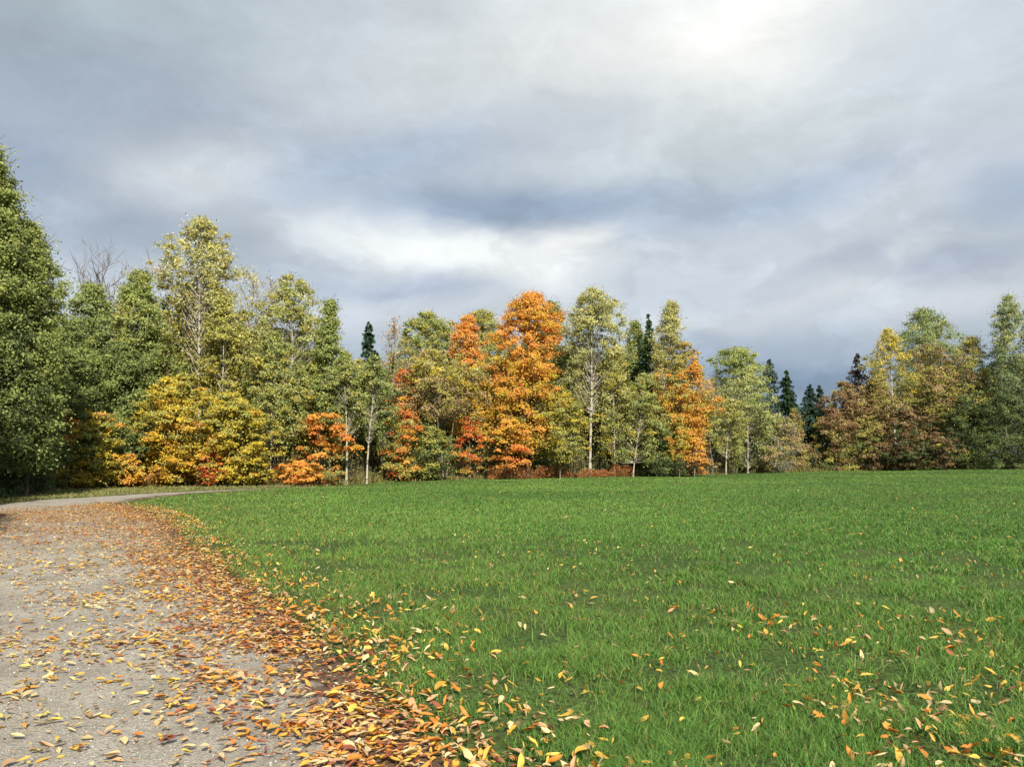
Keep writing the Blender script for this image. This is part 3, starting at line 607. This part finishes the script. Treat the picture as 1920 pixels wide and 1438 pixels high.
grow(A, 'fresh green tree at the end of the tall group above the notch', 'tree', 618, 560, 36, 46, [(G3, 3), (G2, 3)], [(G2, 2), (G1, 2)], 'point', .35, 7500, 70, .09, M_GREY, .15)
grow(A, 'mid green tree rising over the golden maples', 'tree', 515, 620, 70, 44.5, [(G2, 3), (G3, 2), (OL, 2)], [(G2, 2), (OL, 2), (YE, .5)], 'full', .25, 16000, 120, .09, M_WHITE, .14)
grow(T, 'deep green tree standing over the low golden bushes', 'tree', 225, 640, 70, 40.5, [(G1, 3), (G2, 3)], [(G1, 3), (GD, 1), (G2, 1)], 'full', .22, 13000, 90, .11, M_DARK, .14)
grow(T, 'green tree filling the corner beside the bend', 'tree', 130, 600, 55, 37, [(G1, 3), (G2, 2)], [(G1, 2), (GD, 1)], 'full', .15, 13000, 90, .11, M_DARK, .13)
grow(MP, 'small orange and gold maple beside the shaded bend', 'maple', 155, 765, 68, 37.5, [(YE, 2), (OL, 2), (OR, .8), (G2, 1.5)], [(GO, 2), (YE, 2), (OL, 2), (G2, 1)], 'round', .03, 13000, 75, .19, M_DARK, .13, squash=.42)
grow(MP, 'broad golden maple with layered sprays below the tallest aspen', 'maple', 335, 700, 82, 40.5, [(YE, 3), (OL, 3), (GO, 1)], [(GO, 4), (YE, 2), (OL, 1.5), (OR, .6)], 'round', .04, 21000, 110, .13, M_DARK, .13, squash=.42)
grow(MP, 'yellow green maple next to the broad golden maple', 'maple', 440, 735, 70, 41, [(YE, 3), (OL, 4), (G3, 1)], [(GO, 2), (YE, 3), (OL, 3)], 'round', .04, 17000, 95, .14, M_DARK, .13, squash=.42)
grow(SH, 'rusty orange bush low among the golden maples', 'bush', 240, 850, 34, 39, [(GO, 2), (OR, 2), (OL, 1)], None, 'round', .05, 3500, 30, .3, M_DARK, .12, squash=.3)
grow(SH, 'small red maple bush at the foot of the golden maple', 'bush', 392, 848, 24, 40, [(RE, 2), (OR2, 1), (OL, 1)], None, 'round', .1, 1100, 24, .3, M_DARK, .12, squash=.3)
grow(SH, 'dark rust coloured tree peeping from behind the tall white trunk', 'tree', 310, 650, 48, 46, [(BR, 2), (OR, .8), (GO, 1)], None, 'round', .45, 5000, 50, .10, M_DARK, .14)
grow(SH, 'yellow green bush where the far track meets the wood', 'bush', 480, 850, 34, 42, [(YE, 2), (OL, 2)], None, 'round', .05, 3500, 30, .3, M_DARK, .12, squash=.35)
grow(A, 'birch with spotted pale trunk between the golden and red maples', 'birch', 508, 720, 40, 43.5, [(G2, 2), (OL, 2)], None, 'ovoid', .42, 6000, 60, .12, M_WHITE, .13, tr=.12)
grow(MP, 'vivid orange red maple layered over dark undergrowth before the notch', 'maple', 600, 768, 52, 44.3, [(OR2, 3), (OR, 3), (GO, 1)], [(OR, 2), (OR2, 2), (G2, 1.5), (GO, 1)], 'round', .06, 8500, 42, .20, M_DARK, .13, squash=.34)
grow(SH, 'orange bush at ground level beneath the vivid red maple', 'bush', 560, 862, 44, 43.6, [(OR2, 2), (OR, 3), (GO, 1)], None, 'round', .05, 3400, 26, .35, M_DARK, .12, squash=.3)
grow(T, 'round green tree behind the vivid red maple', 'tree', 590, 680, 60, 46.5, [(G2, 3), (G3, 1), (OL, 1)], None, 'full', .15, 12000, 90, .10, M_DARK, .14)
grow(A, 'green birch with a straight white trunk at the field corner', 'birch', 648, 660, 48, 45.5, [(G2, 3), (G3, 2), (OL, 1)], None, 'ovoid', .40, 10500, 90, .09, M_WHITE, .14, ub=650, tr=.12)
grow(A, 'green birch with a leaning white trunk next to the straight one', 'birch', 702, 665, 50, 46.5, [(G2, 3), (G1, 2), (OL, 1)], None, 'ovoid', .36, 10500, 90, .09, M_WHITE, .14, ub=688, tr=.11)
spruce('dark pointed spruce alone in the notch of the skyline', 692, 603, 30, 53)
bare('sparse_tree', 'sparse tree with pinkish brown twigs beside the notch spruce', 'tree', 738, 590, 44, 54, 2, 4, bark=M_GREY, cb=.45, r=.09, pal=[(TN, 3), (BR, 1), (GO, 1)])
grow(MP, 'single orange spray of maple leaves beside the shaded bend', 'maple', 125, 762, 26, 36, [(OR2, 2), (OR, 2)], None, 'round', .62, 900, 8, .22, M_DARK, .12, squash=.34)
grow(MP, 'small red tinted maple high between olive crowns and the notch', 'maple', 760, 690, 34, 52, [(OR2, 2), (RE, 1), (TN, 1)], [(OR, 1), (OL, 2), (GO, 1)], 'round', .35, 3600, 30, .12, M_GREY, .14, squash=.24)
# --- centre
grow(T, 'wide olive green crown behind the red sprays', 'tree', 805, 585, 78, 60, [(OL, 3), (G3, 3), (G2, 2)], None, 'round', .35, 17000, 130, .09, M_GREY, .17)
grow(T, 'olive crown showing between the two orange maples', 'tree', 905, 580, 52, 63, [(OL, 3), (G3, 2)], None, 'round', .35, 10000, 90, .10, M_GREY, .17)
grow(A, 'multi stemmed tree with thin yellow leaves over bare grey stems', 'tree', 808, 655, 74, 52, [(OL, 3), (TN, 2), (YE, 2), (PG, 2)], [(TN, 2), (OL, 2), (BR, 1)], 'round', .45, 11500, 120, .085, M_GREY, .14, ub=832, stems=4, tr=.10)
grow(MP, 'red sprayed maple sapling reaching out over the grass', 'maple', 752, 755, 44, 48.5, [(RE, 2), (OR2, 3), (G2, 3), (OL, 1)], [(OR2, 2), (OR, 2), (RE, 1), (OL, 3), (G2, 2)], 'round', .05, 7500, 42, .20, M_DARK, .13, squash=.34)
grow(MP, 'narrow maple with coral orange tip and golden lower crown', 'maple', 880, 590, 56, 55, [(OR, 4), (OR2, 1), (TN, .6)], [(GO, 3), (OL, 2), (TN, 2), (YE, 1)], 'point', .28, 15000, 120, .08, M_GREY, .15, ymid=.66)
grow(MP, 'big blazing orange maple, highest in the middle of the wood', 'maple', 990, 547, 66, 55.5, [(OR, 6), (GO, 2), (OR2, .5), (YE, .5)], [(GO, 3), (OR, 3), (YE, 2), (OL, 1), (OR2, .4)], 'oval', .14, 30000, 190, .08, M_DARK, .15, ymid=.5, squash=.65)
grow(MP, 'low red and orange maple spreading beneath the blazing maple', 'maple', 950, 770, 48, 53.5, [(GO, 3), (OL, 1), (OR, 2)], [(OR, 3), (RE, 2), (OR2, 2)], 'round', .12, 7000, 40, .19, M_DARK, .14, squash=.34)
grow(MP, 'scarlet maple sapling between grey stems', 'maple', 882, 780, 38, 53, [(RE, 3), (OR2, 3), (G2, 1)], [(OR2, 2), (RE, 1), (OL, 2)], 'round', .12, 3600, 26, .22, M_GREY, .14, squash=.34)
grow(T, 'yellow green sapling filling the space between the blazing maple and the large dome', 'tree', 1050, 725, 52, 56, [(YE, 2), (OL, 4), (G3, 2)], None, 'round', .18, 10500, 80, .12, M_GREY, .14, squash=.45)
grow(SH, 'dark green bush under the golden lower crown', 'bush', 1000, 790, 50, 57, [(G1, 2), (G2, 2), (OL, 1)], None, 'round', .2, 6000, 50, .16, M_DARK, .14)
grow(SH, 'dull green scrub among the grey multi stems', 'bush', 800, 800, 45, 50, [(G1, 2), (OL, 2), (GD, 1)], None, 'round', .03, 6000, 50, .22, M_DARK, .14)
grow(T, 'dark green top peeping over the shoulder of the blazing maple', 'tree', 1032, 566, 40, 68, [(G1, 2), (G2, 1), (GB, 2)], None, 'round', .4, 8500, 80, .10, M_GREY, .18)
grow(A, 'large aspen with grey green dome and long white trunk', 'aspen', 1112, 540, 66, 60, [(PG, 4), (OL, 3), (G3, 2), (PY, 1.5)], [(OL, 3), (PG, 2), (G3, 1)], 'up', .38, 22000, 170, .075, M_WHITE, .15, tr=.11, ub=1106)
grow(A, 'yellowish aspen tucked under the large dome on its open side', 'aspen', 1152, 650, 42, 61, [(OL, 3), (YE, 1.5), (PG, 2)], None, 'ovoid', .2, 9000, 80, .10, M_WHITE, .15)
grow(A, 'thin pale trunked aspen between blazing maple and large dome', 'aspen', 1072, 640, 34, 62, [(OL, 2), (G2, 2), (GB, 1)], None, 'ovoid', .4, 4200, 50, .10, M_WHITE, .15)
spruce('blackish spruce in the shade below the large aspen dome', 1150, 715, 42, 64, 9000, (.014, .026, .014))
spruce('blue grey spruce glimpsed behind the long white trunk', 1090, 690, 40, 70, 6000, (.06, .085, .10))
grow(T, 'green tree in the dip between the two high aspens', 'tree', 1190, 600, 38, 68, [(G1, 2), (G2, 3), (OL, 1)], None, 'full', .2, 11000, 90, .10, M_GREY, .17)
spruce('narrow spruce spire between the two high aspens', 1216, 588, 22, 66, 6500, (.04, .075, .03))
grow(A, 'slender aspen with narrow pale top, second highest on this side', 'aspen', 1264, 563, 38, 63.5, [(PG, 4), (PY, 2), (OL, 3)], [(OL, 3), (PG, 1)], 'column', .5, 11000, 100, .075, M_WHITE, .15, ub=1232, tr=.09)
grow(MP, 'maple turning brown and orange under the narrow pale aspen', 'maple', 1278, 640, 56, 63, [(OL, 3), (TN, 1.6), (GO, 1)], [(OR, 2.5), (GO, 2), (OL, 2)], 'round', .18, 15000, 120, .09, M_GREY, .15, ymid=.6)
grow(MP, 'bright orange maple branch column at the edge of the gap', 'maple', 1302, 665, 28, 61.5, [(OR, 3), (GO, 2)], [(OR, 3), (GO, 2)], 'column', .12, 6500, 50, .10, M_GREY, .14, squash=.35)
grow(A, 'leafy young green aspen standing in front at the field edge', 'aspen', 1212, 700, 52, 60.5, [(OL, 3), (G3, 3), (G2, 2)], [(G3, 2), (YE, .6), (G2, 2)], 'full', .16, 15000, 110, .10, M_WHITE, .14, ub=1187)
grow(SH, 'dense dark green bush at the foot of the young aspen', 'bush', 1240, 780, 42, 62, [(GD, 3), (G1, 2)], None, 'full', .02, 9000, 60, .2, M_DARK, .14)
grow(A, 'thin sapling with orange trunk close to the grass', 'sapling', 1272, 790, 22, 60.5, [(OL, 2), (YE, 1), (OR, 1)], None, 'round', .3, 2200, 30, .16, M_GREY, .13, ub=1274)
grow(SH, 'rusty brown bush below the orange column', 'bush', 1300, 835, 38, 62.5, [(BR, 3), (TN, 1), (OR, .7)], None, 'round', .05, 4000, 40, .26, M_DARK, .13)
# --- towards the gap
grow(T, 'round bright green treetop beyond the gap edge', 'tree', 1382, 652, 56, 80, [(G2, 3), (G3, 3)], None, 'round', .4, 12000, 100, .12, M_GREY, .19)
bare('bare_tree', 'grey leafless tree in front of the round green top', 'bare tree', 1345, 685, 34, 74, 8, 4, cb=.3, r=.08)
bare('bare_tree', 'grey twiggy tree half hidden by the pale green aspen', 'bare tree', 1378, 700, 34, 75, 9, 4, cb=.3, r=.08)
grow(A, 'pale green aspen with egg shaped crown reaching the ground', 'aspen', 1402, 690, 58, 70.5, [(PG, 3), (G3, 3), (G2, 2)], [(G2, 2), (G3, 3)], 'ovoid', .05, 16000, 120, .11, M_WHITE, .16)
grow(A, 'young aspen with a thin white stem in front of the egg shaped one', 'aspen', 1368, 748, 40, 68, [(OL, 3), (G3, 2), (PG, 1)], None, 'round', .25, 7500, 70, .13, M_WHITE, .15, ub=1361, tr=.13)
spruce('bluish spruce behind the shoulder of the pale green aspen', 1442, 672, 32, 84, 8000, (.05, .08, .075))
spruce('sharp black green spruce standing free in the gap', 1474, 694, 26, 78, 8500, (.022, .045, .020))
spruce('broad dark blue spruce in the deepest part of the gap', 1518, 720, 30, 79, 9500, (.03, .058, .042))
spruce('short dark spruce with blunt top beside the broad blue one', 1536, 722, 20, 81, 5000, (.02, .036, .02))
bare('dead_tree', 'dead thin pole tree above the gap spruces', 'dead tree', 1500, 700, 10, 84, 4, 2, cb=.6, r=.05, bark=M_GREY)
grow(SH, 'grey brown bush full of twigs beside the pale green aspen', 'bush', 1452, 775, 46, 71, [(TN, 2), (BL, 3), (OL, 1)], None, 'round', .02, 8500, 70, .18, M_GREY, .14)
grow(SH, 'short olive and tan tree between the gap spruces', 'tree', 1490, 765, 26, 76, [(OL, 2), (TN, 2), (BR, 1)], None, 'full', .05, 5000, 40, .15, M_GREY, .15)
# --- right-hand group: russet leaves, palettes darkened low down to stand in for shade
spruce('dark purple brown spruce on the slope of the russet group', 1607, 662, 34, 84, 7500, (.055, .04, .035))
grow(MP, 'russet brown maple with sloping outline beside the gap', 'maple', 1585, 715, 52, 78, [(RB, 2), (BR, 3), (OL, 1), (TN, 1)], [(BR, 2), (OL, 1.6), (G1, 1.5)], 'full', .03, 15000, 110, .12, M_DARK, .17)
grow(MP, 'low brownish maple at the corner where the gap ends', 'maple', 1562, 765, 36, 77, [(BR, 3), (RB, 2), (TN, 1)], [(OL, 2), (BR, 2), (G1, 1)], 'full', .03, 8000, 60, .14, M_DARK, .16)
grow(A, 'yellow birch with a short visible white trunk', 'birch', 1664, 616, 48, 81, [(YE, 3), (PY, 2), (OL, 3)], [(OL, 3), (YE, 1), (G3, 1)], 'ovoid', .45, 11000, 90, .09, M_WHITE, .17, ub=1682, tr=.12)
grow(MP, 'brown and olive tree in front of the yellow birch', 'tree', 1640, 710, 54, 78.5, [(BR, 2), (OL, 2), (TN, 1)], [(BR, 3), (RB, 1), (GD, 1)], 'full', .03, 13000, 100, .12, M_DARK, .16)
grow(T, 'round grey green crown, highest of the russet group', 'tree', 1740, 576, 56, 92, [(G2, 3), (PG, 2), (GB, 2)], [(G1, 3), (GB, 1)], 'round', .45, 14000, 110, .10, M_GREY, .2)
grow(MP, 'tall brownish orange tree below the round grey green crown', 'tree', 1745, 645, 58, 83, [(TN, 2), (BR, 2), (OL, 3)], [(BR, 2), (OL, 2), (GD, 1)], 'round', .2, 15000, 120, .10, M_DARK, .17)
grow(T, 'tree with tan tip and deep green body', 'tree', 1822, 628, 48, 83, [(TN, 1.5), (OL, 3), (G2, 1)], [(G1, 3), (OL, 1), (GD, 1)], 'full', .15, 14000, 110, .11, M_DARK, .17)
grow(MP, 'dark red brown beech with glinting leaves at the field edge', 'beech', 1695, 765, 60, 77, [(BR, 3), (RB, 1.5), (TN, .6), (GD, 2)], [(BR, 2), (RB, 1), (GD, 4)], 'round', .03, 9000, 70, .13, M_DARK, .2, squash=.4)
grow(SH, 'low copper coloured beech bush before the deep green tree', 'bush', 1755, 810, 46, 77.5, [(BR, 2), (TN, .6), (RB, 1), (OL, .6), (GD, 3)], None, 'round', .03, 5500, 45, .2, M_DARK, .2, squash=.4)
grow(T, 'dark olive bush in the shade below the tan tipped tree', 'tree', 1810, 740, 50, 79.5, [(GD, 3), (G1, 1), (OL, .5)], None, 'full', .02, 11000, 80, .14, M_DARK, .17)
grow(A, 'airy grey green aspen near the frame edge, sky showing through', 'aspen', 1888, 553, 32, 80, [(PG, 3), (GB, 3), (G2, 2)], [(GB, 2), (G1, 2)], 'oval', .32, 11000, 100, .085, M_GREY, .17)
spruce('tall dark spruce cut by the frame edge', 1938, 505, 40, 80, 10000, (.03, .045, .035))
grow(T, 'dark green bush at the end of the field beside the tall spruce', 'bush', 1885, 735, 56, 78, [(GD, 3), (G1, 2)], None, 'full', .02, 11000, 80, .14, M_DARK, .17)
grow(T, 'green tree beyond the end of the field row', 'tree', 2010, 560, 80, 84, [(G1, 2), (G2, 2)], None, 'full', .03, 12000, 90, .12, M_DARK, .22)

def fillers():
    rng = np.random.default_rng(303); P_ = [[(G1, 3), (G2, 3), (OL, 1)], [(OL, 3), (G2, 2), (TN, 1)], [(G2, 3), (G3, 2)], [(OL, 2), (YE, 1), (G2, 2)]]
    sky_ = ((60, 130, 250, 330, 440, 520, 600, 650, 700, 760, 850, 930, 1060, 1150, 1240, 1310, 1400, 1640, 1760, 1850, 1980), (620, 620, 560, 560, 560, 580, 640, 700, 700, 660, 650, 640, 650, 670, 650, 720, 730, 730, 680, 690, 660))
    for i, u in enumerate(list(np.arange(130, 1320, 36.)) + [1660., 1715., 1780., 1850., 1920.]):
        u = float(u + rng.uniform(-12, 12)); D = float(np.interp(u, EDGE_U, EDGE_D) + rng.uniform(5.0, 7.5)); y = float(np.interp(u, *sky_) + rng.uniform(-30, 45))
        grow('broadleaf_tree', 'slim tree filling the depth of the wood behind the edge trees', 'tree', u, y, 48, D, P_[i % 4], None, ('full', 'ovoid')[i % 2], .12, 6000, 60, .11, (M_GREY, M_WHITE)[i % 2], .17, group='trees in the depth of the wood')
fillers()
# thin grey saplings in the shaded gaps: countable, all alike
rngp = np.random.default_rng(77)
def poles():
    k = 0
    for (u0, u1, D0, D1, m) in ((640, 740, 48, 52, 7), (760, 930, 52, 58, 13), (955, 1100, 56, 62, 18), (1110, 1180, 61, 66, 7), (1300, 1400, 66, 72, 8)):
        for u in rngp.uniform(u0, u1, m):
            D = float(np.interp(u, (u0, u1), (D0, D1)) + rngp.uniform(0, 3)); k += 1
            bare('sapling', 'thin bare grey sapling in the shaded gaps below the crowns', 'sapling', float(u), float(rngp.uniform(740, 830)), 14, D, k, 2, 'bare saplings under the wood edge', [M_TWIG, M_GREY, M_WHITE][int(rngp.integers(0, 3))], .5, float(rngp.uniform(.022, .05)))
poles()

# ------------------------------------------------------------------ masses nobody could count
def brush(name, label, cat, us, pal, ph, n, dd=(-.3, 1.6), size=.10, seed=1):
    """low brush strip along the wood edge, pixel range us, plant height ph"""
    rng = np.random.default_rng(seed); u = rng.uniform(us[0], us[1], n); D = np.interp(u, EDGE_U, EDGE_D) + rng.uniform(dd[0], dd[1], n)
    x = (u - 960) / FOC * D; cl = fbm(x, D, .7, seed, 3); h = ph * (.3 + 1.2 * sstep(.3, .7, cl)) * rng.random(n) ** .7
    P = np.stack([x, D, ground(x, D) + h], -1); V, F, c = leaves_at(P, size, pick(pal, n, rng) * rng.uniform(.6, 1.3, (n, 1)), rng, .3)
    o = link(name, mesh_np(name, V, F, M_LEAF, col=c)); tag(o, label, cat, kind='stuff')
brush('low_brush', 'low rust red brush lining the field under the blazing maple', 'brush', (915, 1185), [(OR2, 3), (RE, 1), (RB, 2), (BR, 3), (TN, 1)], .62, 16000, (-1.3, .4), .08, seed=4)
brush('low_brush', 'low tan and orange brush along the far track below the golden maples', 'brush', (225, 640), [(TN, 2), (OR2, 2), (BR, 2), (OR, 2), (GO, 1)], .6, 15000, (-1.0, .8), .08, seed=5)
brush('undergrowth', 'mixed green and brown undergrowth along the foot of the wood', 'undergrowth', (90, 1990), [(OL, 2), (G1, 3), (TN, 1.5), (GD, 4), (BR, 1)], 1.7, 60000, (.4, 3.2), .14, seed=6)
brush('ground_cover', 'dark shaded weeds at the foot of the trees by the bend', 'weeds', (-300, 110), [(GD, 3), (G1, 1)], .8, 9000, (-6.5, 2), .12, seed=7)  # dark leaf colours hold the shade at the foot of the trees
def weeds():
    rng = np.random.default_rng(8); n = 42000; u = rng.uniform(60, 1990, n); D = np.interp(u, EDGE_U, EDGE_D) + rng.normal(0, .55, n) + .3; x = (u - 960) / FOC * D
    k = (fbm(x, D, .5, 3, 2) > .38) & ~((u > 905) & (u < 1190) & (rng.random(n) < .85)); x, D, u = x[k], D[k], u[k]; n = len(x); h = rng.uniform(.08, .36, n) * np.where(u < 500, .8, 1) * (.4 + 2.2 * sstep(.4, .8, fbm(x, D, .35, 22, 3)))
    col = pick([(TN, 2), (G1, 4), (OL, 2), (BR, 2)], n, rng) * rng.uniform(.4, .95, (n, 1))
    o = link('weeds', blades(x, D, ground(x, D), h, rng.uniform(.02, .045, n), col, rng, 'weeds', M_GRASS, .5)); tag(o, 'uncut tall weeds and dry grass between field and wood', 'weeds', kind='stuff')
weeds()
def thicket():
    rng = np.random.default_rng(18); n = 7000; u = rng.uniform(480, 1500, n); D = np.interp(u, EDGE_U, EDGE_D) + rng.uniform(.6, 5, n); x = (u - 960) / FOC * D
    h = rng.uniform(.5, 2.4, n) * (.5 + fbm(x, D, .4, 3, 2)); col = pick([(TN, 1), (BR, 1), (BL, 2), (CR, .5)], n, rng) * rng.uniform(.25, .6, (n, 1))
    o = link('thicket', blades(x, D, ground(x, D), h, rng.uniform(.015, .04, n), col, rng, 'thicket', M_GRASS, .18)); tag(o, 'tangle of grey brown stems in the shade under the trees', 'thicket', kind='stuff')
thicket()
def woods():
    """the depth of the wood behind the edge trees: trunks and foliage coloured dark for the deep shade that read as one mass"""
    rng = np.random.default_rng(9); n = 230000; u = rng.uniform(-500, 2300, n); D = np.interp(u, EDGE_U, EDGE_D) + 6 + rng.uniform(0, 12, n) ** 1.0
    tops = np.interp(u, (-500, -100, 60, 130, 300, 600, 650, 720, 1000, 1200, 1330, 1450, 1550, 1640, 1800, 2300), (420, 450, 600, 640, 620, 650, 720, 700, 670, 680, 745, 795, 800, 730, 690, 620))
    x = (u - 960) / FOC * D; tops = tops + 45 * (fbm(x, D * 0, .35, 2, 3) - .5) * 2
    zt = (862 - tops) / FOC * D + CAM_H; g = ground(x, D); z = g + (zt - g) * rng.random(n) ** .8
    k = fbm(x * .9 + D * .35, z, .8, 5, 3) > .22; x, D, z = x[k], D[k], z[k]
    cl = fbm(x, z, .25, 8, 2)[:, None]; c = pick([(GD, 4), (G1, 3), (OL, 1), (BR, .6)], len(x), rng) * rng.uniform(.4, 1.1, (len(x), 1)) * (.6 + .8 * cl)  # leaf colours darkened to stand in for shade inside the wood
    V, F, c = leaves_at(np.stack([x, D, z], -1), .40, c, rng, .2)
    o = link('woods', mesh_np('woods', V, F, M_LEAF, col=c)); tag(o, 'deep shaded woodland seen between the edge trees', 'woodland', kind='stuff')
woods()
